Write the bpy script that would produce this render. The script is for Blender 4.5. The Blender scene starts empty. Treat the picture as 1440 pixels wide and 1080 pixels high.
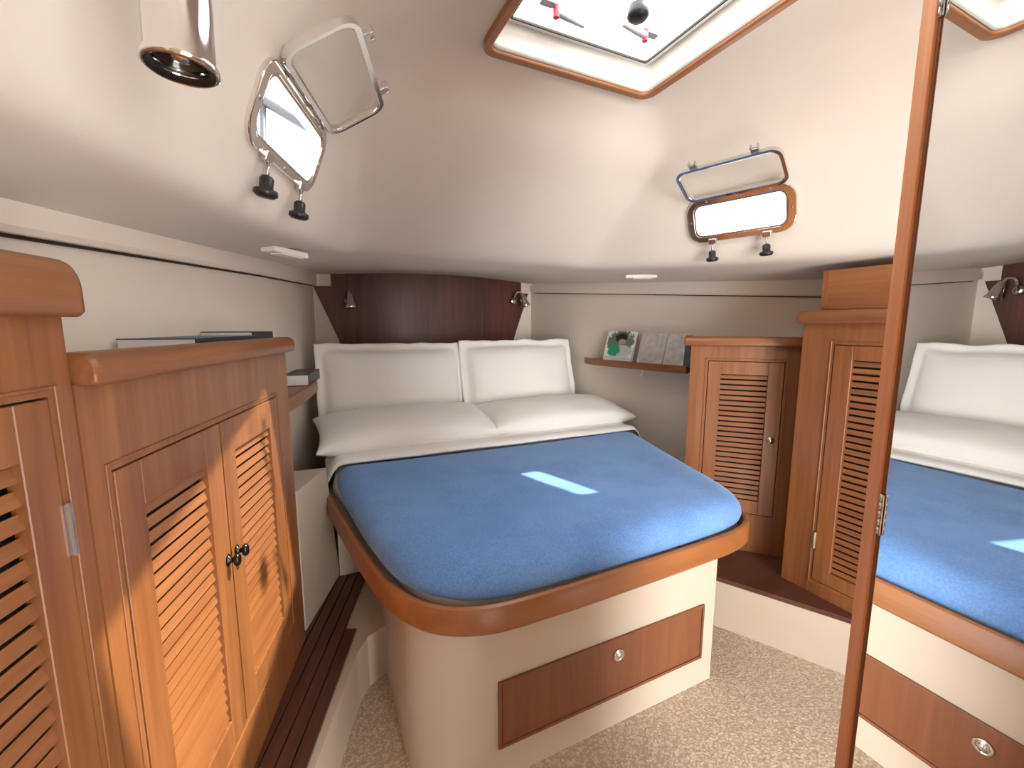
import bpy, bmesh, math, random
from mathutils import Vector, Matrix, noise
random.seed(3)
R = math.radians
C = bpy.context.scene.collection

# ------------------------------------------------------------ camera, sky, lights, exposure
H = 1.35
cam_d = bpy.data.cameras.new('camera'); cam = bpy.data.objects.new('camera', cam_d); C.objects.link(cam)
cam_d.sensor_width = 36; cam_d.lens = 36 * 600 / 1440; cam_d.clip_start = 0.02
cam.location = (0, 0, H)
cam.rotation_euler = (R(90) - math.atan(81 / 600), 0, -R(25.2))
bpy.context.scene.camera = cam
vs = bpy.context.scene.view_settings
vs.view_transform = 'Standard'; vs.look = 'None'; vs.gamma = 1; vs.use_curve_mapping = False
vs.exposure = 0.25
SUN_DIR = Vector((-0.66, 0.19, -1.0)).normalized()
world = bpy.data.worlds.new('sky'); bpy.context.scene.world = world; world.use_nodes = True
bg = world.node_tree.nodes['Background']; bg.inputs[0].default_value = (0.93, 0.97, 1.0, 1); bg.inputs[1].default_value = 6.5
def lamp(name, kind, loc, energy, color=(1, 1, 1), **kw):
    d = bpy.data.lights.new(name, kind); d.energy = energy; d.color = color
    for k, v in kw.items(): setattr(d, k, v)
    o = bpy.data.objects.new(name, d); o.location = loc; C.objects.link(o); return o
sun = lamp('sun', 'SUN', (3, 0, 5), 9.5, (1.0, 0.93, 0.82), angle=R(0.9))
sun.rotation_euler = SUN_DIR.to_track_quat('-Z', 'Y').to_euler()
aft_fill_light = lamp('aft_fill', 'AREA', (0.9, -3.6, 1.15), 140, (1.0, 0.96, 0.90), shape='RECTANGLE', size=1.7, size_y=1.9)
aft_fill_light.rotation_euler = (R(90), 0, 0)      # added fill shining forward through the unseen aft doorway
low_fill_light = lamp('low_fill', 'AREA', (0.85, -0.55, 0.15), 16, (1.0, 0.93, 0.84), shape='RECTANGLE', size=1.4, size_y=.8)
low_fill_light.rotation_euler = (R(148), 0, 0)     # added unseen fill low behind the camera, aimed up at the ceiling

# ------------------------------------------------------------ materials
MATS = {}
def newmat(name):
    m = bpy.data.materials.new(name); m.use_nodes = True; nt = m.node_tree
    return m, nt, nt.nodes['Principled BSDF']
def N(nt, t, **kw):
    n = nt.nodes.new(t)
    for k, v in kw.items():
        if hasattr(n, k): setattr(n, k, v)
        else: n.inputs[k].default_value = v
    return n
def simple(name, col, rough=.5, metal=0, var=0.0, vscale=6, bump=0, bscale=60, sheen=0, coat=0):
    m, nt, b = newmat(name)
    b.inputs['Roughness'].default_value = rough; b.inputs['Metallic'].default_value = metal
    b.inputs['Sheen Weight'].default_value = sheen; b.inputs['Coat Weight'].default_value = coat
    tc = N(nt, 'ShaderNodeTexCoord')
    nz = N(nt, 'ShaderNodeTexNoise', **{'Scale': vscale, 'Detail': 4}); nt.links.new(tc.outputs['Object'], nz.inputs['Vector'])
    r = N(nt, 'ShaderNodeValToRGB'); nt.links.new(nz.outputs['Fac'], r.inputs['Fac'])
    r.color_ramp.elements[0].position = .3; r.color_ramp.elements[1].position = .7
    r.color_ramp.elements[0].color = [max(c * (1 - var), 0) for c in col] + [1]
    r.color_ramp.elements[1].color = [min(c * (1 + var), 1) for c in col] + [1]
    nt.links.new(r.outputs['Color'], b.inputs['Base Color'])
    if bump:
        n2 = N(nt, 'ShaderNodeTexNoise', **{'Scale': bscale, 'Detail': 3}); nt.links.new(tc.outputs['Object'], n2.inputs['Vector'])
        bp = N(nt, 'ShaderNodeBump', **{'Strength': bump, 'Distance': .01}); nt.links.new(n2.outputs['Fac'], bp.inputs['Height'])
        nt.links.new(bp.outputs['Normal'], b.inputs['Normal'])
    MATS[name] = m; return m
def wood(name, dark, light, axis, rough=.38, coat=.10, freq=55):
    m, nt, b = newmat(name)
    b.inputs['Roughness'].default_value = rough; b.inputs['Coat Weight'].default_value = coat; b.inputs['Coat Roughness'].default_value = .2
    tc = N(nt, 'ShaderNodeTexCoord'); oi = N(nt, 'ShaderNodeObjectInfo')
    mp = N(nt, 'ShaderNodeMapping'); s = [freq, freq, freq]; s['xyz'.index(axis)] = 2.2; mp.inputs['Scale'].default_value = s
    nt.links.new(tc.outputs['Object'], mp.inputs['Vector'])
    ad = N(nt, 'ShaderNodeVectorMath', operation='ADD'); nt.links.new(mp.outputs[0], ad.inputs[0])
    sc = N(nt, 'ShaderNodeMath', operation='MULTIPLY'); sc.inputs[1].default_value = 37; nt.links.new(oi.outputs['Random'], sc.inputs[0])
    nt.links.new(sc.outputs[0], ad.inputs[1])
    n1 = N(nt, 'ShaderNodeTexNoise', **{'Scale': 1.0, 'Detail': 5, 'Roughness': .6}); nt.links.new(ad.outputs[0], n1.inputs['Vector'])
    mp2 = N(nt, 'ShaderNodeMapping'); s2 = [7, 7, 7]; s2['xyz'.index(axis)] = .8; mp2.inputs['Scale'].default_value = s2
    nt.links.new(tc.outputs['Object'], mp2.inputs['Vector'])
    n2 = N(nt, 'ShaderNodeTexNoise', **{'Scale': 1.0, 'Detail': 3, 'Distortion': .6}); nt.links.new(mp2.outputs[0], n2.inputs['Vector'])
    mx = N(nt, 'ShaderNodeMath', operation='MULTIPLY_ADD'); mx.inputs[1].default_value = .45
    nt.links.new(n2.outputs['Fac'], mx.inputs[0])
    h = N(nt, 'ShaderNodeMath', operation='MULTIPLY'); h.inputs[1].default_value = .55; nt.links.new(n1.outputs['Fac'], h.inputs[0])
    nt.links.new(h.outputs[0], mx.inputs[2])
    r = N(nt, 'ShaderNodeValToRGB'); r.color_ramp.elements[0].position = .34; r.color_ramp.elements[1].position = .66
    r.color_ramp.elements[0].color = (*dark, 1); r.color_ramp.elements[1].color = (*light, 1)
    nt.links.new(mx.outputs[0], r.inputs['Fac']); nt.links.new(r.outputs['Color'], b.inputs['Base Color'])
    bp = N(nt, 'ShaderNodeBump', **{'Strength': .12, 'Distance': .003}); nt.links.new(n1.outputs['Fac'], bp.inputs['Height'])
    nt.links.new(bp.outputs['Normal'], b.inputs['Normal'])
    MATS[name] = m; return m
WD, WL = (.175, .058, .018), (.32, .122, .040)
wood('wood_z', WD, WL, 'z'); wood('wood_x', WD, WL, 'x'); wood('wood_y', WD, WL, 'y')
wood('rim_wood', (.25, .088, .024), (.37, .138, .042), 'x', freq=30)
wood('drawer_wood', (.17, .058, .022), (.24, .085, .035), 'z')
wood('dark_wood', (.050, .012, .008), (.125, .032, .018), 'z', rough=.5, coat=.08)
wood('post_wood', (.62, .22, .08), (.85, .36, .15), 'z', rough=.65, coat=0)
wood('plank_wood', (.06, .022, .014), (.12, .045, .027), 'x')
simple('headliner', (.70, .63, .56), .75, var=.015, bump=.05, bscale=150)
simple('wall_fabric', (.76, .675, .585), .85, var=.03, vscale=3, bump=.08, bscale=220)
simple('band', (.76, .67, .58), .7, var=.02)
simple('cream', (.56, .475, .385), .45, var=.015)
simple('liner_white', (.86, .82, .75), .4, var=.01)
simple('gap_shade', (.028, .012, .007), .9)  # flat dark colour painting the shade of gaps and locker interiors
simple('chrome', (.78, .76, .74), .10, metal=1)
simple('steel', (.62, .60, .58), .22, metal=1)
simple('black_plastic', (.012, .012, .013), .35)
simple('dark_metal', (.05, .045, .04), .3, metal=1)
simple('grey_plastic', (.35, .35, .36), .4)
simple('red_plastic', (.6, .02, .04), .4)
simple('blue_plastic', (.10, .25, .60), .4)
simple('linen', (.93, .91, .88), .9, var=.01, bump=.05, bscale=40, sheen=.2)
simple('sheet', (.93, .91, .88), .9, var=.01, bump=.05, bscale=30, sheen=.2)
simple('light_plastic', (.8, .77, .7), .3)
simple('grey_print', (.58, .54, .52), .5, var=.25, vscale=28)
simple('dark_print', (.03, .035, .04), .4, var=.5, vscale=25)
simple('paper', (.8, .77, .72), .7)
simple('carpet_backing', (.5, .42, .34), 1)
simple('outdoor_grey', (.03, .032, .035), .5)
simple('gelcoat', (.8, .8, .78), .3)
# fleece
m, nt, b = newmat('fleece'); MATS['fleece'] = m
b.inputs['Roughness'].default_value = .95; b.inputs['Sheen Weight'].default_value = .6; b.inputs['Sheen Roughness'].default_value = .4
b.inputs['Sheen Tint'].default_value = (.55, .75, 1, 1)
tc = N(nt, 'ShaderNodeTexCoord')
n1 = N(nt, 'ShaderNodeTexNoise', **{'Scale': 160, 'Detail': 3}); n2 = N(nt, 'ShaderNodeTexNoise', **{'Scale': 5, 'Detail': 4})
nt.links.new(tc.outputs['Object'], n1.inputs['Vector']); nt.links.new(tc.outputs['Object'], n2.inputs['Vector'])
ma = N(nt, 'ShaderNodeMath', operation='MULTIPLY_ADD'); ma.inputs[1].default_value = .5
nt.links.new(n2.outputs['Fac'], ma.inputs[0]); h = N(nt, 'ShaderNodeMath', operation='MULTIPLY'); h.inputs[1].default_value = .5
nt.links.new(n1.outputs['Fac'], h.inputs[0]); nt.links.new(h.outputs[0], ma.inputs[2])
r = N(nt, 'ShaderNodeValToRGB'); r.color_ramp.elements[0].position = .35; r.color_ramp.elements[1].position = .65
r.color_ramp.elements[0].color = (.10, .235, .56, 1); r.color_ramp.elements[1].color = (.18, .36, .74, 1)
nt.links.new(ma.outputs[0], r.inputs['Fac']); nt.links.new(r.outputs['Color'], b.inputs['Base Color'])
bp = N(nt, 'ShaderNodeBump', **{'Strength': .5, 'Distance': .004}); nt.links.new(n1.outputs['Fac'], bp.inputs['Height']); nt.links.new(bp.outputs['Normal'], b.inputs['Normal'])
# looped carpet
m, nt, b = newmat('carpet'); MATS['carpet'] = m
b.inputs['Roughness'].default_value = 1
tc = N(nt, 'ShaderNodeTexCoord')
v = N(nt, 'ShaderNodeTexVoronoi', **{'Scale': 120}); nt.links.new(tc.outputs['Object'], v.inputs['Vector'])
n2 = N(nt, 'ShaderNodeTexNoise', **{'Scale': 60, 'Detail': 2}); nt.links.new(tc.outputs['Object'], n2.inputs['Vector'])
r = N(nt, 'ShaderNodeValToRGB'); r.color_ramp.elements[0].position = .1; r.color_ramp.elements[1].position = .75
r.color_ramp.elements[0].color = (.88, .79, .66, 1); r.color_ramp.elements[1].color = (.46, .36, .26, 1)
ad = N(nt, 'ShaderNodeMath', operation='MULTIPLY_ADD'); ad.inputs[1].default_value = .7; nt.links.new(n2.outputs['Fac'], ad.inputs[0]); 
h = N(nt, 'ShaderNodeMath', operation='MULTIPLY'); h.inputs[1].default_value = .6; nt.links.new(v.outputs['Distance'], h.inputs[0]); nt.links.new(h.outputs[0], ad.inputs[2])
nt.links.new(ad.outputs[0], r.inputs['Fac']); nt.links.new(r.outputs['Color'], b.inputs['Base Color'])
bp = N(nt, 'ShaderNodeBump', **{'Strength': .5, 'Distance': .004}); bp.invert = True; nt.links.new(v.outputs['Distance'], bp.inputs['Height']); nt.links.new(bp.outputs['Normal'], b.inputs['Normal'])
# glass and mirror
def glassmat(name, tint, gloss):
    m, nt, b = newmat(name); out = nt.nodes['Material Output']
    t = N(nt, 'ShaderNodeBsdfTransparent'); t.inputs[0].default_value = (*tint, 1)
    g = N(nt, 'ShaderNodeBsdfGlossy'); g.inputs['Roughness'].default_value = .03
    mx = N(nt, 'ShaderNodeMixShader'); mx.inputs[0].default_value = gloss
    nt.links.new(t.outputs[0], mx.inputs[1]); nt.links.new(g.outputs[0], mx.inputs[2]); nt.links.new(mx.outputs[0], out.inputs[0]); MATS[name] = m
glassmat('glass', (.96, .96, .95), .035); glassmat('acrylic', (.95, .97, .97), .05)
simple('mirror_silver', (.94, .95, .95), 0.0, metal=1)
# magazine cover, flat print: white border, dark hair shape, green garment
m, nt, b = newmat('cover_print'); MATS['cover_print'] = m; b.inputs['Roughness'].default_value = .35
tc = N(nt, 'ShaderNodeTexCoord'); sp = N(nt, 'ShaderNodeSeparateXYZ'); nt.links.new(tc.outputs['Generated'], sp.inputs[0])
def blob(cx, cz, rx, rz, edge=.12):
    mp = N(nt, 'ShaderNodeMapping'); mp.inputs['Location'].default_value = (-cx / rx, 0, -cz / rz); mp.inputs['Scale'].default_value = (1 / rx, 0, 1 / rz)
    nt.links.new(tc.outputs['Generated'], mp.inputs['Vector'])
    nn = N(nt, 'ShaderNodeTexNoise', **{'Scale': 7}); nt.links.new(tc.outputs['Generated'], nn.inputs['Vector'])
    ln = N(nt, 'ShaderNodeVectorMath', operation='LENGTH'); nt.links.new(mp.outputs[0], ln.inputs[0])
    s = N(nt, 'ShaderNodeMath', operation='ADD'); nt.links.new(ln.outputs['Value'], s.inputs[0]); nt.links.new(nn.outputs['Fac'], s.inputs[1])
    mr = N(nt, 'ShaderNodeMapRange'); mr.inputs['From Min'].default_value = 1.5 + edge; mr.inputs['From Max'].default_value = 1.5 - edge
    nt.links.new(s.outputs[0], mr.inputs['Value']); return mr.outputs[0]
prev = None
for fac, col in ((blob(.5, .60, .46, .44, .05), (.16, .20, .16)), (blob(.62, .35, .35, .2), (.62, .62, .56)), (blob(.33, .36, .24, .2), (.04, .36, .18)), (blob(.52, .78, .22, .14), (.012, .02, .015)), (blob(.58, .64, .12, .10), (.5, .33, .26)), (blob(.5, .08, .5, .07, .02), (.72, .74, .7))):
    mx = N(nt, 'ShaderNodeMix', data_type='RGBA')
    if prev is None: mx.inputs[6].default_value = (.88, .90, .85, 1)
    else: nt.links.new(prev, mx.inputs[6])
    mx.inputs[7].default_value = (*col, 1); nt.links.new(fac, mx.inputs[0]); prev = mx.outputs[2]
nt.links.new(prev, b.inputs['Base Color'])

# ------------------------------------------------------------ helpers
def mesh(name, verts, faces, smooth=False):
    me = bpy.data.meshes.new(name); me.from_pydata([tuple(v) for v in verts], [], faces); me.update()
    bm = bmesh.new(); bm.from_mesh(me); bmesh.ops.recalc_face_normals(bm, faces=bm.faces); bm.to_mesh(me); bm.free()
    if smooth: me.polygons.foreach_set('use_smooth', [True] * len(me.polygons))
    return me
def obj(name, me, mat, parent=None, bevel=0, seg=2, loc=None, auto=None):
    o = bpy.data.objects.new(name, me); C.objects.link(o)
    if mat and not me.materials: me.materials.append(MATS[mat])
    if parent: o.parent = parent
    if loc: o.location = loc
    if bevel:
        b = o.modifiers.new('bevel', 'BEVEL'); b.width = bevel; b.segments = seg; b.limit_method = 'ANGLE'; b.angle_limit = R(35); b.harden_normals = False
    return o
def tag(o, label=None, cat=None, group=None, kind=None):
    if label: o['label'] = label
    if cat: o['category'] = cat
    if group: o['group'] = group
    if kind: o['kind'] = kind
    return o
def thing(name, label, cat, loc=(0, 0, 0), rotz=0, group=None, mat=None):
    o = bpy.data.objects.new(name, None); C.objects.link(o); o.empty_display_size = .05
    if mat: o.matrix_world = mat
    else: o.location = loc; o.rotation_euler = (0, 0, rotz)
    return tag(o, label, cat, group)
class MB:
    def __init__(s): s.v = []; s.f = []
    def add(s, v, f):
        n = len(s.v); s.v += [Vector(x) for x in v]; s.f += [tuple(i + n for i in t) for t in f]; return s
    def box(s, x0, x1, y0, y1, z0, z1):
        v = [(x, y, z) for x in (x0, x1) for y in (y0, y1) for z in (z0, z1)]
        return s.add(v, [(0, 1, 3, 2), (4, 6, 7, 5), (0, 4, 5, 1), (2, 3, 7, 6), (0, 2, 6, 4), (1, 5, 7, 3)])
    def loft(s, rings, closed=True, cap0=False, cap1=False):
        n = len(rings[0]); v = [p for r in rings for p in r]; f = []
        for i in range(len(rings) - 1):
            for j in range(n if closed else n - 1):
                k = (j + 1) % n; f.append((i * n + j, i * n + k, (i + 1) * n + k, (i + 1) * n + j))
        if cap0: f.append(tuple(range(n)))
        if cap1: f.append(tuple((len(rings) - 1) * n + i for i in range(n)))
        return s.add(v, f)
    def prism(s, poly, z0, z1):
        return s.loft([[(x, y, z0) for x, y in poly], [(x, y, z1) for x, y in poly]], True, True, True)
    def lathe(s, prof, M=None, n=24, cap=True):
        rings = [[Vector((r * math.cos(2 * math.pi * k / n), r * math.sin(2 * math.pi * k / n), z)) for k in range(n)] for r, z in prof]
        if M: rings = [[M @ p for p in r] for r in rings]
        return s.loft(rings, True, cap, cap)
    def tube(s, pts, r, n=10):
        pts = [Vector(p) for p in pts]; rings = []
        up = Vector((0, 0, 1)) if abs((pts[1] - pts[0]).normalized().z) < .9 else Vector((1, 0, 0))
        for i, p in enumerate(pts):
            d = (pts[min(i + 1, len(pts) - 1)] - pts[max(i - 1, 0)]).normalized()
            a = d.cross(up).normalized(); b_ = a.cross(d)
            up = b_
            rr = r[i] if isinstance(r, (list, tuple)) else r
            rings.append([p + a * rr * math.cos(2 * math.pi * k / n) + b_ * rr * math.sin(2 * math.pi * k / n) for k in range(n)])
        return s.loft(rings, True, True, True)
    def ring(s, outer, inner, z0, z1):      # flat frame between two equal-length outlines
        L = lambda P, z: [(x, y, z) for x, y in P]
        return s.loft([L(outer, z0), L(outer, z1), L(inner, z1), L(inner, z0), L(outer, z0)])
    def xform(s, M): s.v = [M @ p for p in s.v]; return s
    def me(s, name, smooth=False): return mesh(name, s.v, s.f, smooth)
def rr(w, h, r, n=6, cx=0, cy=0):
    P = []
    for sx, sy, a0 in ((1, 1, 0), (-1, 1, 90), (-1, -1, 180), (1, -1, 270)):
        for i in range(n + 1):
            a = R(a0 + 90 * i / n); P.append((cx + sx * (w - r) + r * math.cos(a), cy + sy * (h - r) + r * math.sin(a)))
    return P
def spline(P, per=8, closed=False):
    P = [Vector(p) for p in P]; n = len(P); out = []
    rng = range(n) if closed else range(n - 1)
    for i in rng:
        if closed: a, b, c, d = P[i - 1], P[i], P[(i + 1) % n], P[(i + 2) % n]
        else: a, b, c, d = P[max(i - 1, 0)], P[i], P[i + 1], P[min(i + 2, n - 1)]
        for k in range(per):
            t = k / per
            out.append(.5 * ((2 * b) + (c - a) * t + (2 * a - 5 * b + 4 * c - d) * t * t + (3 * b - a - 3 * c + d) * t ** 3))
    if not closed: out.append(P[-1])
    return out
def inset(P, d):      # P: closed list of 2D Vectors, counter-clockwise; positive d moves inward
    n = len(P); out = []
    area = sum(P[i].x * P[(i + 1) % n].y - P[(i + 1) % n].x * P[i].y for i in range(n))
    sg = 1 if area > 0 else -1
    for i in range(n):
        e = (P[(i + 1) % n] - P[i - 1]).normalized(); out.append(P[i] + Vector((-e.y, e.x)) * d * sg)
    return out
def face_mat(P, t, s):
    t = Vector(t).normalized(); s = Vector(s); s = (s - t * s.dot(t)).normalized(); n = t.cross(s)
    M = Matrix((t, s, n)).transposed().to_4x4(); M.translation = Vector(P); return M

# ------------------------------------------------------------ the setting
xl = lambda y: (.13 - .2252 * (3.45 - y) - .07 * max(0, min(1, (y - 2.1) / 1.2))) if y > .3 else (-.579 + (y - .3) * .08)
xr = lambda y: (1.73 + .2252 * (3.45 - y)) if y > .3 else (2.439 - (y - .3) * .08)
ztL = lambda y: 1.539 + (y - .93) * .0815
zbL = lambda y: 1.492 + (y - .93) * .0585
ztR = lambda y: 1.58 + (y - 1.23) * .071
zbR = lambda y: 1.49 + (y - 1.23) * .0705
ys = [-1.25, -.4, .3, .9, 1.5, 2.1, 2.7, 3.38]

fl = MB().box(-.8, 2.8, -1.3, 3.5, -.05, 0); obj('floor', fl.me('floor'), 'carpet')['kind'] = 'structure'
def hull_wall(fx, sgn, name):
    a = [[(fx(y), y, z) for z in (0, 1.9)] for y in ys]; b_ = [[(fx(y) + sgn * .04, y, z) for z in (0, 1.9)] for y in ys]
    m_ = MB(); m_.loft([[p[0], p[1], q[1], q[0]] for p, q in zip(a, b_)], True, True, True)
    o = obj(name, m_.me(name), 'wall_fabric'); o['kind'] = 'structure'
hull_wall(xl, -1, 'wall_left'); hull_wall(xr, 1, 'wall_right')
w = MB().box(-.1, 1.9, 3.34, 3.40, 0, 1.95); obj('wall_front', w.me('wall_front'), 'wall_fabric')['kind'] = 'structure'
w = MB().box(-.72, .45, -1.3, -1.25, 0, 2.25).box(1.45, 2.62, -1.3, -1.25, 0, 2.25).box(.45, 1.45, -1.3, -1.25, 1.9, 2.25)
obj('wall_back', w.me('wall_back'), 'wall_fabric')['kind'] = 'structure'

# moulded trim bands along the top of the hull sides
def band(fx, zb, zt, sgn, name, y0, y1, d=.04):
    Y = [y for y in ys if y0 < y < y1]; Y = [y0] + Y + [y1]; rings = []
    for y in Y:
        x = fx(y); rings.append([(x + sgn * .0, y, zt(y) + .02), (x + sgn * d, y, zt(y) + .02), (x + sgn * d, y, zb(y) + .01), (x + sgn * (d - .008), y, zb(y)), (x, y, zb(y))])
    o = obj(name, MB().loft(rings, True, True, True).me(name), 'band'); o['kind'] = 'structure'; return o
band(xl, zbL, ztL, 1, 'trim_1', -1.2, 3.28); band(xr, zbR, ztR, -1, 'trim_2', 1.06, 3.28)
def shadow_strip(fx, zb, sgn, name, y0, y1):      # solid dark strip painting a shadow line below the band
    Y = [y0] + [y for y in ys if y0 < y < y1] + [y1]
    rings = [[(fx(y), y, zb(y)), (fx(y) + sgn * .012, y, zb(y)), (fx(y) + sgn * .012, y, zb(y) - .005), (fx(y), y, zb(y) - .005)] for y in Y]
    obj(name, MB().loft(rings, True, True, True).me(name), 'gap_shade')['kind'] = 'structure'
shadow_strip(xl, zbL, 1, 'shadow_line_1', -1.2, 3.28); shadow_strip(xr, zbR, -1, 'shadow_line_2', 1.06, 3.28)

# overhead: side decks, cabin trunk sides and coachroof as one moulded shell
def xB(y, side): return (-.18 + .306 * (y - 1)) if side < 0 else (1.80 - .36 * (y - 1))
A = [(xl(y) - .03, y, ztL(y)) for y in ys] + [(.16, 3.36, 1.735), (.5, 3.37, 1.765), (.9, 3.37, 1.775), (1.3, 3.37, 1.768), (1.64, 3.36, 1.745)] + [(xr(y) + .03, y, ztR(y)) for y in reversed(ys)]
yB = [-1.25, -.4, .3, .75, 1.2, 1.55, 1.83, 2.03]
def side_ring(off, zl, zr, yy, front, zf):
    L = []; Rr = []
    for i, y in enumerate(yy):
        yb = max(y, -.1) if y < -.1 else y
        L.append((xB(yb, -1) + off, y, zl[i] if isinstance(zl, list) else zl)); Rr.append((xB(yb, 1) - off, y, zr[i] if isinstance(zr, list) else zr))
    x0, x1 = L[-1][0] + .10, Rr[-1][0] - .10
    F = [(x0 + (x1 - x0) * k / 4, front, zf) for k in range(5)]
    return L + F + list(reversed(Rr))
zl_ = [1.58, 1.58, 1.59, 1.605, 1.62, 1.64, 1.665, 1.685]; zr_ = [1.60, 1.60, 1.61, 1.625, 1.64, 1.655, 1.675, 1.69]
up = lambda zz, d: [z + d for z in zz]
B0 = side_ring(-.04, up(zl_, -.012), up(zr_, -.012), yB, 2.17, 1.695)
B1 = side_ring(0, zl_, zr_, yB, 2.08, 1.705)
B2 = side_ring(.025, up(zl_, .05), up(zr_, .05), [y - .03 for y in yB], 2.0, 1.745)
C1 = side_ring(.155, 1.99, 1.99, [-1.25, -.4, .3, .7, 1.05, 1.3, 1.5, 1.63], 1.66, 1.98)
C2 = side_ring(.19, 2.06, 2.06, [-1.25, -.4, .3, .68, 1.0, 1.22, 1.38, 1.5], 1.53, 2.055)
D1 = side_ring(.28, 2.135, 2.135, [-1.25, -.4, .3, .65, .95, 1.15, 1.3, 1.41], 1.44, 2.135)
E1 = side_ring(.42, 2.185, 2.185, [-1.25, -.4, .3, .6, .88, 1.08, 1.22, 1.33], 1.37, 2.185)
E2 = side_ring(.50, 2.2, 2.2, [-1.25, -.4, .3, .58, .85, 1.05, 1.2, 1.30], 1.345, 2.2)
AB = [tuple(a[i] * .5 + b_[i] * .5 for i in range(3)) for a, b_ in zip(A, B0)]
AB = [(x, y, z + .004) for x, y, z in AB]
mb = MB(); rings = [A, AB, B0, B1, B2, C1, C2, D1, E1, E2]
mb.loft(rings, False); n_ = len(A); base = (len(rings) - 1) * n_
half = 8
# span the roof between left and right halves with quads
for i in range(half - 1):
    mb.f.append((base + i, base + i + 1, base + n_ - 2 - i, base + n_ - 1 - i))
mb.f.append(tuple(base + i for i in range(half - 1, n_ - half + 1)))
ceil = obj('ceiling', mb.me('ceiling', True), 'headliner'); ceil['kind'] = 'structure'
ss = ceil.modifiers.new('sub', 'SUBSURF'); ss.levels = ss.render_levels = 3
so = ceil.modifiers.new('solid', 'SOLIDIFY'); so.thickness = .022
# portlight frames of reference
PL = Vector((-.039, 1.216, 1.812)); PR = Vector((1.61, 1.25, 1.80))
ML = face_mat(PL, (math.sin(R(17)), math.cos(R(17)), .02), (.2, 0, .5))
MR = face_mat(PR, (math.sin(R(18.5)), -math.cos(R(18.5)), 0), (-.2, 0, .5))
ML = ML @ Matrix.Translation((0, 0, .029)); MR = MR @ Matrix.Translation((0, 0, .003))
HX0, HX1, HY0, HY1 = .532, 1.120, .45, 1.272
cutters = []
for M_ in (ML, MR):
    c = obj('cut', MB().prism(rr(.176, .066, .035), -.16, .16).me('c'), None); c.matrix_world = M_; cutters.append(c)
hc = ((HX0 + HX1) / 2, (HY0 + HY1) / 2); hw = (HX1 - HX0) / 2; hh = (HY1 - HY0) / 2
c = obj('cut', MB().prism(rr(hw, hh, .03, cx=hc[0], cy=hc[1]), 2.0, 2.5).me('c'), None); cutters.append(c)
bpy.context.view_layer.update()
for c in cutters:
    b_ = ceil.modifiers.new('hole', 'BOOLEAN'); b_.operation = 'DIFFERENCE'; b_.solver = 'EXACT'; b_.object = c
dg = bpy.context.evaluated_depsgraph_get()
nm = bpy.data.meshes.new_from_object(ceil.evaluated_get(dg)); ceil.modifiers.clear(); ceil.data = nm
for c in cutters: bpy.data.objects.remove(c)
try: nm.set_sharp_from_angle(angle=R(40))
except Exception: pass

# ledges beside the berth base
def ledge(name, top_poly, z0, z1, mat): return obj(name, MB().prism(top_poly, z0, z1).me(name), mat)
LZ = .215
le = ledge('trim_3', [(-.82, -.9), (-.49, -.12), (-.30, .45), (-.055, 1.10), (.085, 1.47), (.13, 1.54), (.185, 1.57), (.30, 1.60), (.30, 2.1), (.0, 2.1), (-.25, 1.6), (-.62, .0)], 0.0, LZ - .012, 'cream'); le['kind'] = 'structure'
# planks of the left ledge, each a board
dv = Vector((math.sin(R(19)), math.cos(R(19)))); nv = Vector((dv.y, -dv.x)); org = Vector((-.30, .45))
for k in range(6):
    a0, a1 = -.036 - .042 * k, -.002 - .042 * k - .004 * 0
    p = obj('plank', MB().box(-.5, 1.62 if k > 0 else 1.21, a0 + .0, a1 + .004, 0, .012).me('plank'), 'plank_wood', le, bevel=.0015, seg=1)
    p.matrix_local = Matrix(((dv.x, nv.x, 0, org.x), (dv.y, nv.y, 0, org.y), (0, 0, 1, LZ - .012), (0, 0, 0, 1)))
re_ = ledge('trim_4', [(1.30, 1.80), (1.597, 1.212), (1.805, .828), (2.03, .38), (2.5, .38), (2.3, 1.3), (2.1, 2.0), (1.8, 2.1)], 0.0, .215, 'cream'); re_['kind'] = 'structure'
o = ledge('ledge_board', [(1.35, 1.80), (1.600, 1.214), (1.808, .830), (2.03, .38), (2.5, .38), (2.3, 1.3), (2.1, 2.0), (1.8, 2.1)], .2151, .235, 'plank_wood'); o.parent = re_
# moulded liner panels behind the left lockers
lp = MB()
lp.loft([[(-.075, 1.66, LZ), (-.075, 1.66, .76), (-.36, 1.70, .76), (-.36, 1.70, LZ)], [(.062, 2.0, LZ), (.03, 2.0, .73), (-.22, 2.02, .73), (-.22, 2.02, LZ)]], True, True, True)
o = obj('trim_5', lp.me('trim_5'), 'cream'); o['kind'] = 'structure'
o = obj('trim_6', MB().prism([(.062, 1.985), (.32, 1.985), (.32, 2.05), (.062, 2.05)], LZ, .50).me('trim_6'), 'cream'); o['kind'] = 'structure'

# headboard panel
hb = thing('headboard', 'dark reddish-brown wooden headboard panel behind the pillows', 'headboard', (.88, 3.335, 0))
def hx(t, z):
    zz = max(0, min(1, (z - 1.25) / (1.63 - 1.25)))
    if z <= 1.63: l, r_ = -.69 + (-.842 + .69) * zz, .706 + (.841 - .706) * zz
    else: l, r_ = -.724, .772
    return l + (r_ - l) * t
rings = []
zl2 = [.70, 1.25, 1.45, 1.63, 1.6301, 1.74]
fr, bk = [], []
for z in zl2:
    row = []
    for k in range(25):
        t = k / 24; x = hx(t, z); zz = z + (.032 * (1 - (2 * t - 1) ** 2) if z == 1.74 else 0); row.append((x, -.005 - .03 * (1 - (2 * t - 1) ** 2), zz))
    fr.append(row); bk.append([(x, .0, z_) for x, y, z_ in row])
m_ = MB(); ringl = [f + list(reversed(b_)) for f, b_ in zip(fr, bk)]; m_.loft(ringl, True, True, True)
obj('panel', m_.me('panel'), 'dark_wood', hb, auto=True)
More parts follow.
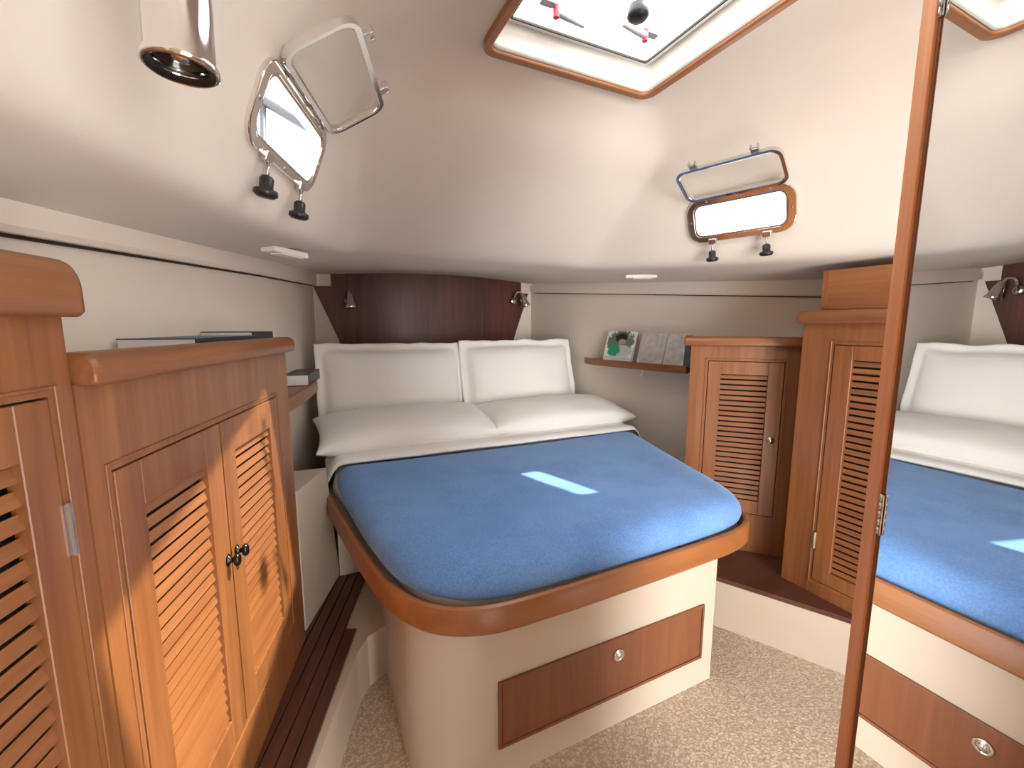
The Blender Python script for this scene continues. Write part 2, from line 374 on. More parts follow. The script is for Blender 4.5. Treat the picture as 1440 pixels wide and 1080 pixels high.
obj('keeper_plate', MB().box(-.02, .075, -.045, -.036, 1.752, 1.766).me('keeper_plate'), 'steel', hb)
# ------------------------------------------------------------ lockers
def louvred_door(par, x0, x1, z0, z1, lx0, lx1, lz0, lz1, knob=None, hinges=(), hside=1, pitch=.0262, knob_kind='oval'):
    g = .003
    m_ = MB()
    T0, T1 = -.002, .017
    m_.box(x0 + g, lx0, T0, T1, z0 + g, z1 - g).box(lx1, x1 - g, T0, T1, z0 + g, z1 - g).box(lx0, lx1, T0, T1, z0 + g, lz0).box(lx0, lx1, T0, T1, lz1, z1 - g)
    d = obj('door', m_.me('door'), 'wood_z', par, bevel=.0012, seg=1)
    obj('backing', MB().box(lx0 - .005, lx1 + .005, T1 + .012, T1 + .016, lz0 - .005, lz1 + .005).me('backing'), 'gap_shade', d)  # near-black sheet painting the shade seen between the slats
    # thin moulding round the louvre opening
    n = int(round((lz1 - lz0) / pitch)); pt = (lz1 - lz0) / n
    c, s = math.cos(R(72)), math.sin(R(72)); L2, t2 = pitch * .34, .0028
    sl = [(-s * 0 + 0, 0)]
    P = [(-L2 * c + t2 * s, -L2 * s - t2 * c), (-L2 * c - t2 * s, -L2 * s + t2 * c), (L2 * c - t2 * s, L2 * s + t2 * c), (L2 * c + t2 * s, L2 * s - t2 * c)]
    sm = MB().loft([[(lx0 - .001, y, z) for y, z in P], [(lx1 + .001, y, z) for y, z in P]], True, True, True).me('slat'); sm.materials.append(MATS['wood_x'])
    for k in range(n):
        obj('slat', sm, None, d, loc=(0, .0095, lz0 + (k + .5) * pt))
    if knob:
        kx, kz = knob
        if knob_kind == 'oval':
            M_ = Matrix.Translation((kx, T0, kz)) @ Matrix.Rotation(R(90), 4, 'X')
            m_ = MB().lathe([(.012, 0), (.0135, .003), (.006, .006), (.005, .012), (.012, .016), (.014, .021), (.011, .026), (.004, .028)], M_, 16)
            for i, p in enumerate(m_.v): m_.v[i] = Vector((kx + (p.x - kx) * .75, p.y, kz + (p.z - kz) * 1.15))
            tag(obj('knob', m_.me('knob', True), 'dark_metal', d), 'dark oval knob')
        else:
            M_ = Matrix.Translation((kx, T0, kz)) @ Matrix.Rotation(R(90), 4, 'X')
            m_ = MB().lathe([(.017, 0), (.018, .003), (.015, .006), (.009, .004), (.008, .008), (.003, .009)], M_, 20)
            k_ = tag(obj('knob', m_.me('knob', True), 'steel', d), 'round push-button catch')
    for hz in hinges:
        hx_ = x1 if hside > 0 else x0
        m_ = MB().box(hx_ - .007, hx_ + .007, -.0035, .0, hz - .035, hz + .035)
        m_.lathe([(.0035, hz - .036), (.0035, hz + .036)], Matrix.Translation((hx_, -.005, 0)), 10)
        tag(obj('hinge', m_.me('hinge'), 'steel', d), 'small chrome hinge')
    return d
def face_frame(par, X0, X1, Z0, Z1, openings):
    m_ = MB(); x = X0
    for (a, b_, c, d) in openings:
        m_.box(x, a, 0, .02, Z0, Z1); m_.box(a, b_, 0, .02, Z0, c); m_.box(a, b_, 0, .02, d, Z1); x = b_
    m_.box(x, X1, 0, .02, Z0, Z1)
    obj('face_frame', m_.me('face_frame'), 'wood_z', par)
    for (a, b_, c, d) in openings:      # raised bead round each door opening
        w_ = .005; q = .008
        m_ = MB()
        m_.box(a - q - w_, a - q, -.003, .001, c - q - w_, d + q + w_).box(b_ + q, b_ + q + w_, -.003, .001, c - q - w_, d + q + w_)
        m_.box(a - q, b_ + q, -.003, .001, d + q, d + q + w_).box(a - q, b_ + q, -.003, .001, c - q - w_, c - q)
        obj('bead', m_.me('bead'), 'wood_z', par, bevel=.001, seg=1)
def carcass(par, X0, X1, Z0, Z1, D0, D1):      # sides, top, floor, back; depth D0 at X0 and D1 at X1
    t = .016
    for X, D in ((X0, D0), (X1 - t, D1)):
        obj('side_panel', MB().box(X, X + t, .02, D, Z0, Z1).me('side_panel'), 'wood_z', par)
    for z in (Z0, Z1 - t):
        obj('top_panel' if z > Z0 else 'base_panel', MB().prism([(X0 + t, .02), (X1 - t, .02), (X1 - t, D1), (X0 + t, D0)], z, z + t).me('top_panel'), 'wood_x', par)
    obj('back_panel', MB().prism([(X0 + t, .05), (X1 - t, .05), (X1 - t, .055), (X0 + t, .055)], Z0 + t, Z1 - t).me('back_panel'), 'gap_shade', par)  # sits close behind the front, coloured as the dark locker interior's shade
def top_rail(par, X0, X1, Z0, Z1, front=-.028, back=.012, rnd=.018):
    P = [(back, Z0), (front + .006, Z0), (front, Z0 + .006)]
    hgt = Z1 - Z0
    for k in range(9):
        a = R(90 * k / 8); P.append((front + .022 * (1 - math.cos(a)) + 0, Z0 + hgt * .45 + (hgt * .55) * math.sin(a)))
    P.append((back, Z1))
    cy = (front + back) / 2
    rings = []
    for x, s in ((X0, .8), (X0 + .004, .95), (X0 + .012, 1), (X1 - .012, 1), (X1 - .004, .95), (X1, .8)):
        rings.append([(x, cy + (y - cy) * s, Z0 + (z - Z0) * s + (1 - s) * hgt / 2) for y, z in P])
    m_ = MB().loft(rings, True, True, True)
    me = m_.me('top_rail', True)
    try: me.set_sharp_from_angle(angle=R(50))
    except Exception: pass
    return obj('top_rail', me, 'wood_x', par)
# left pair-door locker and left tall locker share the same front plane
rL = R(90 - 14.4); pL = (-.082, 1.596, 0)
lk = thing('locker', 'low two-door louvred wooden locker along the left side, lit by sunlight', 'locker', pL, rL)
op = [(-.805, -.471, .37, 1.135), (-.470, -.105, .37, 1.135)]
face_frame(lk, -.852, .016, .218, 1.272, [(-.805, -.105, .37, 1.135)])
carcass(lk, -.852, .016, .218, 1.285, .20, .24)
louvred_door(lk, -.805, -.471, .37, 1.135, -.742, -.539, .44, 1.055, (-.492, .812), hinges=())
louvred_door(lk, -.470, -.105, .37, 1.135, -.405, -.172, .44, 1.052, (-.447, .812), hinges=())
top_rail(lk, -.8495, .035, 1.268, 1.315)
lt = thing('tall_locker', 'taller louvred wooden locker at the left edge of the picture', 'locker', pL, rL)
face_frame(lt, -1.85, -.856, .218, 1.362, [(-1.33, -.893, .34, 1.262)])
carcass(lt, -1.85, -.856, .218, 1.372, .15, .22)
louvred_door(lt, -1.33, -.893, .34, 1.262, -1.27, -.943, .42, 1.19, None, hinges=(1.085,), pitch=.0285)
top_rail(lt, -1.85, -.850, 1.362, 1.436, front=-.028, back=.03)
# right lockers
r1 = thing('locker', 'short single-door louvred wooden locker beyond the foot of the berth on the right', 'locker', (2.01, 1.205, 0), R(-48))
face_frame(r1, -.452, .02, .236, 1.262, [(-.372, -.046, .43, 1.185)])
carcass(r1, -.452, .02, .236, 1.275, .42, .20)
louvred_door(r1, -.372, -.046, .43, 1.185, -.312, -.112, .50, 1.12, (-.083, .812), knob_kind='round')
top_rail(r1, -.485, .02, 1.256, 1.302)
r2 = thing('tall_locker', 'tall louvred wooden locker on the right, partly hidden by the mirror post', 'locker', (1.850, 1.097, 0), R(-89))
face_frame(r2, 0, .85, .236, 1.365, [(.12, .50, .297, 1.28)])
carcass(r2, 0, .85, .236, 1.378, .36, .40)
louvred_door(r2, .12, .50, .297, 1.28, .186, .43, .355, 1.222, None, hinges=(.47,), hside=-1)
top_rail(r2, -.018, .85, 1.361, 1.414)
ub = thing('upper_locker', 'small wooden box locker standing on top of the tall right locker', 'locker', (1.850, 1.097, 0), R(-89))
obj('front_panel', MB().box(.07, .84, .012, .03, 1.415, 1.568).me('front_panel'), 'wood_x', ub)
obj('corner_post', MB().box(.052, .07, .008, .03, 1.415, 1.568).me('corner_post'), 'wood_z', ub)
obj('side_panel', MB().box(.052, .07, .03, .34, 1.415, 1.568).me('side_panel'), 'wood_z', ub)
obj('batten', MB().box(.07, .84, .004, .012, 1.415, 1.428).me('batten'), 'wood_x', ub, bevel=.002)

# shelves along the hull
def shelf(name, fx, sgn, y0, y1, z0, z1, wmax, label):
    t = thing(name, label, 'shelf', (fx(y0), y0, 0))
    P = []; n = 16
    for k in range(n + 1):
        y = y0 + (y1 - y0) * k / n; wd = wmax * (1 - (k / n) ** 6 * .55); P.append((fx(y) + sgn * wd, y))
    for k in range(n, -1, -1):
        y = y0 + (y1 - y0) * k / n; P.append((fx(y) + sgn * .0, y))
    P = [(x - fx(y0), y - y0) for x, y in P]
    obj('board', MB().prism(P, z0 + .006, z1 - .008).me('board'), 'wood_y', t)
    Q = P[:n + 1]; rings = []
    for (x, y) in Q:
        rings.append([(x + sgn * .012, y, z0), (x + sgn * .012, y, z1), (x - sgn * .004, y, z1), (x - sgn * .004, y, z0)])
    obj('fiddle', MB().loft(rings, True, True, True).me('fiddle'), 'wood_y', t, bevel=.003)
    return t
sR = shelf('shelf', xr, -1, 1.77, 2.63, 1.080, 1.125, .165, 'narrow curved wooden shelf on the right wall holding booklets')
br = MB().box(-.02, .02, -.012, .012, 0, .05)
m_ = MB().tube([(0, 0, 0), (0, 0, -.03), (-.012, 0, -.045), (-.03, 0, -.04)], .006, 8)
o = obj('hook', m_.me('hook', True), 'light_plastic', sR); o.location = (-.20 + .02, .35, 1.08)
sL = shelf('shelf', xl, 1, 1.72, 2.60, 1.030, 1.085, .15, 'wooden shelf end showing past the left locker beside the pillows')

# ------------------------------------------------------------ berth
RIM = [(0.0, 2.12), (.035, 1.9), (.08, 1.6), (.122, 1.35), (.165, 1.18), (.25, 1.045), (.39, .975), (.6, .962), (.9, .966), (1.2, .975), (1.40, .99), (1.52, 1.04), (1.59, 1.15), (1.645, 1.34), (1.72, 1.6), (1.82, 1.9), (1.90, 2.2)]
open_rim = [Vector(p) for p in spline([Vector((x, y)) for x, y in RIM], 6)]
closed = open_rim + [Vector((1.64, 3.27)), Vector((.16, 3.27))]
bed = thing('berth', 'island berth with cream moulded base and curved wooden rim', 'bed', (.88, 2.0, 0))
off = Vector((.88, 2.0))
inn = inset(closed, .024)
m_ = MB(); L = lambda P, z, d=0: [(p.x - off.x, p.y - off.y, z) for p in (inset(P, d) if d else P)]
prof = [(.020, .520), (.006, .522), (.0, .530), (.0, .592), (.004, .601), (.012, .605), (.020, .603), (.024, .597), (.024, .545)]
rings = [L(closed, z, d) for d, z in prof]; rings.append(rings[0])
m_.loft(rings); me = m_.me('rim', True)
try: me.set_sharp_from_angle(angle=R(28))
except Exception: pass
obj('rim', me, 'rim_wood', bed)
obj('deck', MB().prism([(p.x - off.x, p.y - off.y) for p in inset(closed, .026)], .525, .548).me('deck'), 'cream', bed)
BP = [(.2, 1.55), (.2, 1.24)] + [(.40 - .2 * math.cos(R(a)), 1.219 - .2 * math.sin(R(a))) for a in range(10, 91, 10)] + [(1.325, 1.019), (1.335, 1.029), (1.50, 1.75), (1.6, 2.3), (1.5, 3.2), (.3, 3.2), (.2, 2.2)]
me = MB().prism([(x - off.x, y - off.y) for x, y in BP], 0, .5245).me('base', True)
try: me.set_sharp_from_angle(angle=R(30))
except Exception: pass
obj('base', me, 'cream', bed)
dr = obj('drawer', MB().box(.446, 1.253, 1.0135, 1.0188, .125, .319).xform(Matrix.Translation((-off.x, -off.y, 0))).me('drawer'), 'drawer_wood', bed, bevel=.001)
m_ = MB()
for a in ((.434, .444, .113, .331), (1.255, 1.265, .113, .331), (.444, 1.255, .321, .331), (.444, 1.255, .113, .123)): m_.box(a[0], a[1], 1.011, 1.0188, a[2], a[3])
obj('drawer_frame', m_.xform(Matrix.Translation((-off.x, -off.y, 0))).me('drawer_frame'), 'drawer_wood', bed, bevel=.001)
M_ = Matrix.Translation((.868 - off.x, 1.0135 - off.y, .268)) @ Matrix.Rotation(R(90), 4, 'X')
k_ = obj('catch', MB().lathe([(.021, 0), (.022, .003), (.019, .007), (.013, .005), (.012, .003), (.011, .008), (.003, .010)], M_, 24).me('catch', True), 'chrome', dr)
# mattress in its white bottom sheet
mt_out = inset(closed, .056)
def dome(P, prof, capz, o2=off):
    cx = sum(p.x for p in P) / len(P); cy = sum(p.y for p in P) / len(P); rings = []
    cen = Vector((cx, cy))
    def toward(d):
        if d <= .015: return inset(P, d)
        return [p + (cen - p).normalized() * d * 1.15 for p in P]
    for d, z in prof: rings.append([(p.x - o2.x, p.y - o2.y, z) for p in toward(d)])
    last = toward(prof[-1][0]); z = prof[-1][1]
    for s in (.8, .55, .3, .1):
        rings.append([((cx + (p.x - cx) * s) - o2.x, (cy + (p.y - cy) * s) - o2.y, z + (capz - z) * (1 - s * s)) for p in last])
    return rings
mat = MB().loft(dome(mt_out, [(.012, .550), (.004, .575), (.002, .60), (.008, .63), (.026, .655), (.055, .670), (.09, .676)], .680), True, True, True)
mo = obj('mattress', mat.me('mattress', True), 'sheet', loc=(off.x, off.y, 0)); tag(mo, 'berth mattress under a white bottom sheet, showing along the left edge', 'mattress')
BL = [(.088, 2.10), (.092, 1.92), (.122, 1.62), (.162, 1.36), (.202, 1.20), (.285, 1.08), (.41, 1.012), (.6, .998), (.9, 1.0), (1.2, 1.008), (1.385, 1.025), (1.49, 1.07), (1.55, 1.165), (1.607, 1.34), (1.68, 1.6), (1.77, 1.9), (1.81, 2.055)]
bl = [Vector(p) for p in spline([Vector(p) for p in BL], 6)]
nb = len(bl); bk_ = [Vector((1.79 - (1.79 - .11) * k / 24, 2.085 + .03 * k / 24)) for k in range(0, 25)]
blp = bl + bk_
rings = dome(blp, [(.004, .598), (-.006, .608), (-.012, .630), (-.007, .655), (.010, .679), (.034, .694), (.065, .702), (.11, .705)], .708)
def jit(rings, amp, sc, z0=.62):
    out = []
    for r_ in rings:
        o_ = []
        for p in r_:
            n3 = noise.noise(Vector(p) * sc) * amp; n4 = noise.noise(Vector(p) * sc * 3 + Vector((7, 1, 2))) * amp * .35
            o_.append((p[0], p[1], p[2] + (n3 + n4) * (1 if p[2] > z0 else 0)))
        out.append(o_)
    return out
bo = obj('blanket', MB().loft(jit(rings, .004, 4), True, True, True).me('blanket', True), 'fleece', loc=(off.x, off.y, 0)); tag(bo, 'blue fleece blanket spread over the berth', 'blanket')
# folded-back top sheet between blanket and pillows
m_ = MB(); nu, nvv = 70, 14
def sheet_pt(u, v, top=True):
    x0, x1 = .035 + .0 * v, 1.875 + .03 * v; x = x0 + (x1 - x0) * u
    yf = 2.085 - .045 * u + .008 * math.sin(u * 21) * .4; y = yf + .33 * v
    z = .728 + .012 * noise.noise(Vector((x * 2.5, y * 9, 0))) * v + .010 * math.sin(v * 9 + 2 * u) * min(1, v * 3) * (1 - v)
    e = min(u, 1 - u) * (x1 - x0)
    if e < .07: z -= (1 - e / .07) ** 2 * .085
    if v < .12: z -= (1 - v / .12) ** 2 * .012
    return (x, y, z if top else z - .010)
g = []
for top in (True, False):
    for i in range(nu + 1):
        for j in range(nvv + 1): g.append(sheet_pt(i / nu, j / nvv, top))
f = []; W = nvv + 1; O = (nu + 1) * W
for i in range(nu):
    for j in range(nvv):
        a = i * W + j; f.append((a, a + W, a + W + 1, a + 1)); f.append((O + a, O + a + 1, O + a + W + 1, O + a + W))
for j in range(nvv): f.append((j, j + 1, O + j + 1, O + j)); a = nu * W + j; f.append((a, O + a, O + a + 1, a + 1))
for i in range(nu): a = i * W; f.append((a, O + a, O + a + W, a + W)); a += nvv; f.append((a, a + W, O + a + W, O + a))
m_.add(g, f)
so_ = obj('folded_sheet', m_.me('folded_sheet', True), 'sheet'); tag(so_, 'white top sheet folded back over the head end of the blue blanket', 'sheet')
# pillows
def pillow(name, W_, D_, T_, label, M_, flange=0, seed=0, sag=0, grp=None, point=.05):
    nu, nv2 = 44, 28; vs_ = []; 
    def pt(u, v, s):
        x = u * W_ / 2; y = v * D_ / 2
        pu = 1 - abs(v) ** 3 * point * (1 - abs(u) ** 8); pv = 1 - (1 - (abs(u) ** 3)) * point * 0.6
        iu = (W_ / 2 - abs(x)) ; iv = (D_ / 2 - abs(y))
        fx_ = max(0, 1 - ((abs(x) / (W_ / 2 - flange)) ** 3.2)) if abs(x) < W_ / 2 - flange else 0
        fy_ = max(0, 1 - ((abs(y) / (D_ / 2 - flange)) ** 2.6)) if abs(y) < D_ / 2 - flange else 0
        h_ = (fx_ * fy_) ** .48 * T_ / 2
        q = Vector((x * 3 + seed, y * 3, s))
        h_ *= 1 + .10 * noise.noise(q * 1.4)
        h_ += .0045
        wv = .020 * noise.noise(Vector((x * 9 + seed, y * 9, 3))) if flange and (iu < flange * 1.1 or iv < flange * 1.1) else 0
        if not flange:      # cut corners drawn inward between the points
            x *= 1 - .05 * (1 - abs(v) ** 2) * (abs(u) ** 6) - 0; y *= 1 - .10 * (abs(v) ** 6) * (1 - (1 - abs(u)) ** 0) - .07 * (abs(v) ** 4) * (1 - abs(u) ** 2)
        else:
            y += .018 * noise.noise(Vector((x * 7 + seed, v * 2, 9))) * abs(v) ** 4; x += .008 * noise.noise(Vector((y * 7 + seed, u * 2, 5))) * abs(u) ** 4
        z = s * h_ + wv + .010 * noise.noise(Vector((x * 5 + seed, y * 7, 1))) + sag * (x / (W_ / 2)) ** 2 * -.02
        crease = .014 * math.sin(8 * x + 14 * y + seed) * noise.noise(Vector((x * 2, y * 4, seed))) * fx_ * fy_
        return (x, y, z + crease * s)
    for s in (1, -1):
        for i in range(nu + 1):
            for j in range(nv2 + 1):
                u = -1 + 2 * i / nu; v = -1 + 2 * j / nv2
                u = math.sin(u * math.pi / 2) * .45 + u * .55; v = math.sin(v * math.pi / 2) * .45 + v * .55
                vs_.append(pt(u, v, s))
    W = nv2 + 1; O = (nu + 1) * W; f = []
    for i in range(nu):
        for j in range(nv2):
            a = i * W + j; f.append((a, a + W, a + W + 1, a + 1)); f.append((O + a, O + a + 1, O + a + W + 1, O + a + W))
    for j in range(nv2): f.append((j, j + 1, O + j + 1, O + j)); a = nu * W + j; f.append((a, O + a, O + a + 1, a + 1))
    for i in range(nu): a = i * W; f.append((a, O + a, O + a + W, a + W)); a += nv2; f.append((a, a + W, O + a + W, O + a))
    o = obj(name, mesh(name, vs_, f, True), 'linen'); o.matrix_world = M_; tag(o, label, 'pillow', grp)
    if flange:
        # stitched seam where the flange begins
        pass
    return o
def Mx(loc, rx=0, ry=0, rz=0): return Matrix.Translation(loc) @ Matrix.Rotation(R(rz), 4, 'Z') @ Matrix.Rotation(R(rx), 4, 'X') @ Matrix.Rotation(R(ry), 4, 'Y')
pillow('flanged_pillow', .935, .57, .20, 'upright flanged white pillow leaning on the headboard, left of the pair', Mx((.485, 2.80, .965), rx=74, rz=1, ry=1.5), flange=.05, seed=1, grp='upright flanged pillows')
pillow('flanged_pillow', .885, .57, .20, 'upright flanged white pillow leaning on the headboard, right of the pair', Mx((1.375, 2.78, .975), rx=74, rz=-2, ry=-.5), flange=.05, seed=5, grp='upright flanged pillows')
pillow('pillow', .99, .46, .17, 'plain white pillow lying flat on the left half of the berth', Mx((.485, 2.41, .785), rx=10, rz=1), seed=3, grp='flat pillows')
pillow('pillow', 1.01, .46, .17, 'plain white pillow lying flat on the right half of the berth', Mx((1.44, 2.41, .78), rx=8, rz=-2), seed=9, grp='flat pillows')

# ------------------------------------------------------------ hatch
ht = thing('overhead_hatch', 'square overhead deck hatch with a wooden trim ring and bright clear lid', 'hatch', (hc[0], hc[1], 2.179))
e = hh - hw
o1, o2_ = rr(.322, .322 + e, .045, 8), rr(.298, .298 + e, .03, 8)
obj('trim_ring', MB().ring(o1, o2_, -.024, .004).me('trim_ring'), 'rim_wood', ht, bevel=.007, seg=3)
m_ = MB(); rings = []
for w_, z in ((.299, -.010), (.296, -.014), (.292, .0), (.285, .035), (.270, .052)): rings.append([(x, y, z) for x, y in rr(w_, w_ + e, .028, 8)])
rings += [[(x, y, .052) for x, y in rr(.31, .31 + e, .04, 8)], [(x, y, -.010) for x, y in rr(.2995, .2995 + e, .03, 8)]]
obj('liner', m_.loft(rings).me('liner', True), 'liner_white', ht)
obj('lid_frame', MB().ring(rr(.285, .285 + e, .02, 6), rr(.252, .252 + e, .008, 6), .054, .075).me('lid_frame'), 'gelcoat', ht)
obj('seal', MB().ring(rr(.2545, .2545 + e, .008, 6), rr(.249, .249 + e, .008, 6), .050, .056).me('seal'), 'dark_metal', ht)
obj('lid', MB().prism(rr(.256, .256 + e, .01, 4), .066, .074).me('lid'), 'acrylic', ht)
def latch(x, y, a):
    m_ = MB(); c, s = math.cos(R(a)), math.sin(R(a))
    P = [Vector((x + c * d, y + s * d, .058 + dz)) for d, dz in ((0, 0), (.04, -.003), (.10, -.006))]
    lo = obj('latch', m_.tube(P, [.011, .009, .006], 8).me('latch', True), 'grey_plastic', ht)
    obj('hub', MB().lathe([(.009, .042), (.009, .075)], Matrix.Translation((x, y, 0)), 14).me('hub'), 'red_plastic', lo)
    obj('plate', MB().prism(rr(.022, .012, .006, cx=x - c * .03, cy=y - s * .03), .068, .075).me('plate'), 'grey_plastic', lo)
latch(-.14, .185 + e, 5); latch(.16, .155 + e, 190)
M_ = Matrix.Translation((.045, .055 + e, 0))
obj('vent_knob', MB().lathe([(.006, .075), (.006, .05), (.028, .045), (.030, .02), (.022, .012), (.004, .01)], M_, 18).me('vent_knob', True), 'black_plastic', ht)

# ------------------------------------------------------------ portlights
def portlight(M_, label):
    t = thing('portlight', label, 'window', mat=M_, group='opening portlights')
    obj('flange', MB().ring(rr(.205, .088, .055, 8), rr(.176, .066, .030, 8), -.004, .009).me('flange'), 'chrome', t, bevel=.003)
    obj('sleeve', MB().ring(rr(.182, .072, .034, 8), rr(.170, .060, .027, 8), -.028, .006).me('sleeve'), 'steel', t)
    for i in range(8):
        x = (-.19, -.12, .0, .12, .19, .12, .0, -.12)[i]; y = (0, .077, .077, .077, 0, -.077, -.077, -.077)[i]
        obj('screw', MB().lathe([(.0045, .008), (.004, .0105), (.001, .011)], Matrix.Translation((x, y, 0)), 8).me('screw'), 'steel', t)
    hm = Matrix.Translation((0, .089, .014)) @ Matrix.Rotation(R(-140), 4, 'X')     # leaf folded up out of the way
    fr_ = obj('opening_frame', MB().ring(rr(.190, .085, .04, 8, cy=-.085), rr(.176, .071, .030, 8, cy=-.085), -.008, .010).me('opening_frame'), 'chrome', t, bevel=.004, seg=3)
    fr_.matrix_local = hm
    obj('pane', MB().prism(rr(.178, .073, .031, 6, cy=-.085), -.002, .003).me('pane'), 'glass', fr_)
    for x in (-.11, .11):
        m_ = MB().box(x - .014, x + .014, -.186, -.165, -.004, .008)
        m_.box(x - .014, x - .009, -.196, -.184, -.006, .012).box(x + .009, x + .014, -.196, -.184, -.006, .012)
        obj('lug', m_.me('lug'), 'steel', fr_, bevel=.002)
    for x in (-.13, 0, .13):
        obj('hinge', MB().tube([(x - .03, .091, .016), (x + .03, .091, .016)], .0065, 10).me('hinge', True), 'steel', t)
    for x in (-.105, .105):
        obj('dog_bracket', MB().box(x - .016, x + .016, -.098, -.076, .006, .02).me('dog_bracket'), 'steel', t, bevel=.003)
        dl = Matrix.Translation((x, -.095, .017)) @ Matrix.Rotation(R(90 - 12), 4, 'X')
        bolt = obj('dog_bolt', MB().lathe([(.0042, 0), (.0042, .04)], dl, 10).me('dog_bolt', True), 'steel', t)
        obj('knob', MB().lathe([(.010, .030), (.0145, .036), (.014, .056), (.024, .060), (.025, .069), (.018, .075), (.004, .076)], dl, 18).me('knob', True), 'black_plastic', t)
    return t
portlight(ML, 'open chrome portlight in the left cabin side above the two-door locker')
portlight(MR, 'open chrome portlight in the right cabin side above the shelf')
# deck rail outside the left portlight
rl_ = thing('deck_rail', 'pale grey bow rail and post seen outside through the left portlight', 'rail', (-.15, 3.6, 2.7))
obj('rail', MB().tube([(-.60, 0, .44), (.8, 0, -.19)], .035, 10).me('rail', True), 'outdoor_grey', rl_)
obj('post', MB().tube([(-.05, 0, .22), (-.10, 0, -.65)], .022, 10).me('post', True), 'outdoor_grey', rl_)

# ------------------------------------------------------------ lamps
def spotlight(loc, label, lean, s=1.0, cat='lamp'):
    M_ = Matrix.Translation(loc) @ lean
    t = thing('spotlight', label, cat, mat=M_)
    pr = [(.0305, 0), (.0325, .002), (.0325, .006), (.029, .012), (.0285, .06), (.027, .10), (.020, .13), (.010, .142), (.004, .144)]
    inner = [(.0275, .004), (.026, .010), (.018, .035)]
    m_ = MB().lathe([(r_ * s, z * s) for r_, z in inner[::-1] + [(.0295, 0)] + pr[1:]], None, 40, False)
    obj('shade', m_.me('shade', True), 'chrome', t)
    obj('bezel', MB().lathe([(.024 * s, .006 * s), (.029 * s, .001 * s), (.030 * s, .004 * s), (.025 * s, .010 * s)], None, 32, False).me('bezel', True), 'black_plastic', t)
    obj('reflector', MB().lathe([(.008 * s, .03 * s), (.016 * s, .02 * s), (.023 * s, .012 * s)], None, 24, True).me('reflector', True), 'dark_metal', t)
    obj('bulb', MB().lathe([(.001, .008 * s), (.008 * s, .010 * s), (.010 * s, .018 * s), (.006 * s, .03 * s)], None, 16).me('bulb', True), 'steel', t)
    return t
sp_ = spotlight((-.100, .553, 1.599), 'large chrome cylindrical spotlight hanging close at the upper left', Matrix.Rotation(R(2), 4, 'Y'), 1.0)
m_ = MB().tube([(0, 0, .14), (-.003, 0, .20), (-.03, 0, .27), (-.06, 0, .31)], .006, 10); obj('arm', m_.me('arm', True), 'chrome', sp_)
def reading_light(x, z, lean, label):
    t = thing('reading_light', label, 'lamp', (x, 3.292, z), group='bell-shaded reading lights on the headboard')
    obj('wall_plate', MB().lathe([(.028, 0), (.028, .006), (.018, .012), (.006, .014)], Matrix.Rotation(R(90), 4, 'X'), 20).me('wall_plate', True), 'steel', t)
    top = Vector((lean * .03, -.05, .062))
    arm = spline([Vector((0, -.01, 0)), Vector((0, -.03, .03)), Vector((lean * .01, -.045, .065)), Vector((lean * .04, -.06, .07)), Vector((lean * .055, -.07, .045))], 6)
    obj('arm', MB().tube(arm, .008, 10).me('arm', True), 'chrome', t)
    Mb = Matrix.Translation((lean * .055, -.07, .055)) @ Matrix.Rotation(R(180 - 22 * lean), 4, 'Y')
    obj('shade', MB().lathe([(.010, 0), (.018, .010), (.024, .035), (.034, .085), (.042, .105), (.040, .106), (.030, .085), (.006, .03)], Mb, 24, False).me('shade', True), 'chrome', t)
    return t
reading_light(.262, 1.53, .1, 'small chrome bell-shaped reading light on the left end of the headboard')
reading_light(1.56, 1.56, .9, 'small chrome bell-shaped reading light on the right end of the headboard')
def courtesy(loc, rz, tilt, label):
    t = thing('courtesy_light', label, 'lamp', mat=Mx(loc, rx=tilt, rz=rz))
    obj('housing', MB().box(-.085, .085, -.028, .028, -.016, .004).me('housing'), 'liner_white', t, bevel=.005)
    obj('lens', MB().box(-.045, .06, -.022, .022, -.020, -.0155).me('lens'), 'light_plastic', t, bevel=.002)
courtesy((-.060, 1.705, 1.609), 54, 0, 'slim pale courtesy light under the left side deck')
courtesy((1.70, 1.915, 1.634), -32, 0, 'slim pale courtesy light under the right side deck')

# ------------------------------------------------------------ mirrored door and its post
a45 = math.sqrt(.5)
nM = Vector((a45, -a45, 0)); dM = Vector((a45, a45, 0))     # plane x.n = .36, dM runs forward
def on(s, out): return nM * (.36 - out) + dM * s
s0 = (.868 + .358) * a45; s1 = (.903 + .394) * a45
Mm = Matrix((dM, -nM, Vector((0, 0, 1)))).transposed().to_4x4(); Mm.translation = nM * .36   # x along plane, y toward camera, z up
Mm_det = Mm.to_3x3().determinant()
pt_ = thing('door_post', 'slim upright wooden post dividing the cabin from the mirror', 'post', mat=Mm)
obj('post_board', MB().box(s0 + .006, s1, -.03, .006, .05, 2.17).me('post_board'), 'post_wood', pt_, bevel=.002)
obj('rebate', MB().box(s0 - .001, s0 + .006, -.03, .0015, .05, 2.19).me('rebate'), 'drawer_wood', pt_)
mr_ = thing('mirror_door', 'tall mirror door reflecting the berth at the right edge', 'mirror', mat=Mm)
obj('mirror_pane', MB().box(s0 - .62, s0 - .002, -.006, .0, .05, 2.17).me('mirror_pane'), 'mirror_silver', mr_)
obj('door_backing', MB().box(s0 - .62, s0 - .002, -.028, -.0062, .05, 2.17).me('door_backing'), 'wood_z', mr_)
for z0 in (1.80, .995):
    m_ = MB().box(s0 - .006, s0 + .0055, .001, .0025, z0, z0 + .072)
    hg = obj('hinge', m_.me('hinge'), 'steel', mr_)
    for k in range(5):
        obj('knuckle', MB().lathe([(.0024, z0 + .0146 * k + .0006), (.0024, z0 + .0146 * k + .0136)], Matrix.Translation((s0 - .0012, .0035, 0)), 10).me('knuckle', True), 'steel', hg)

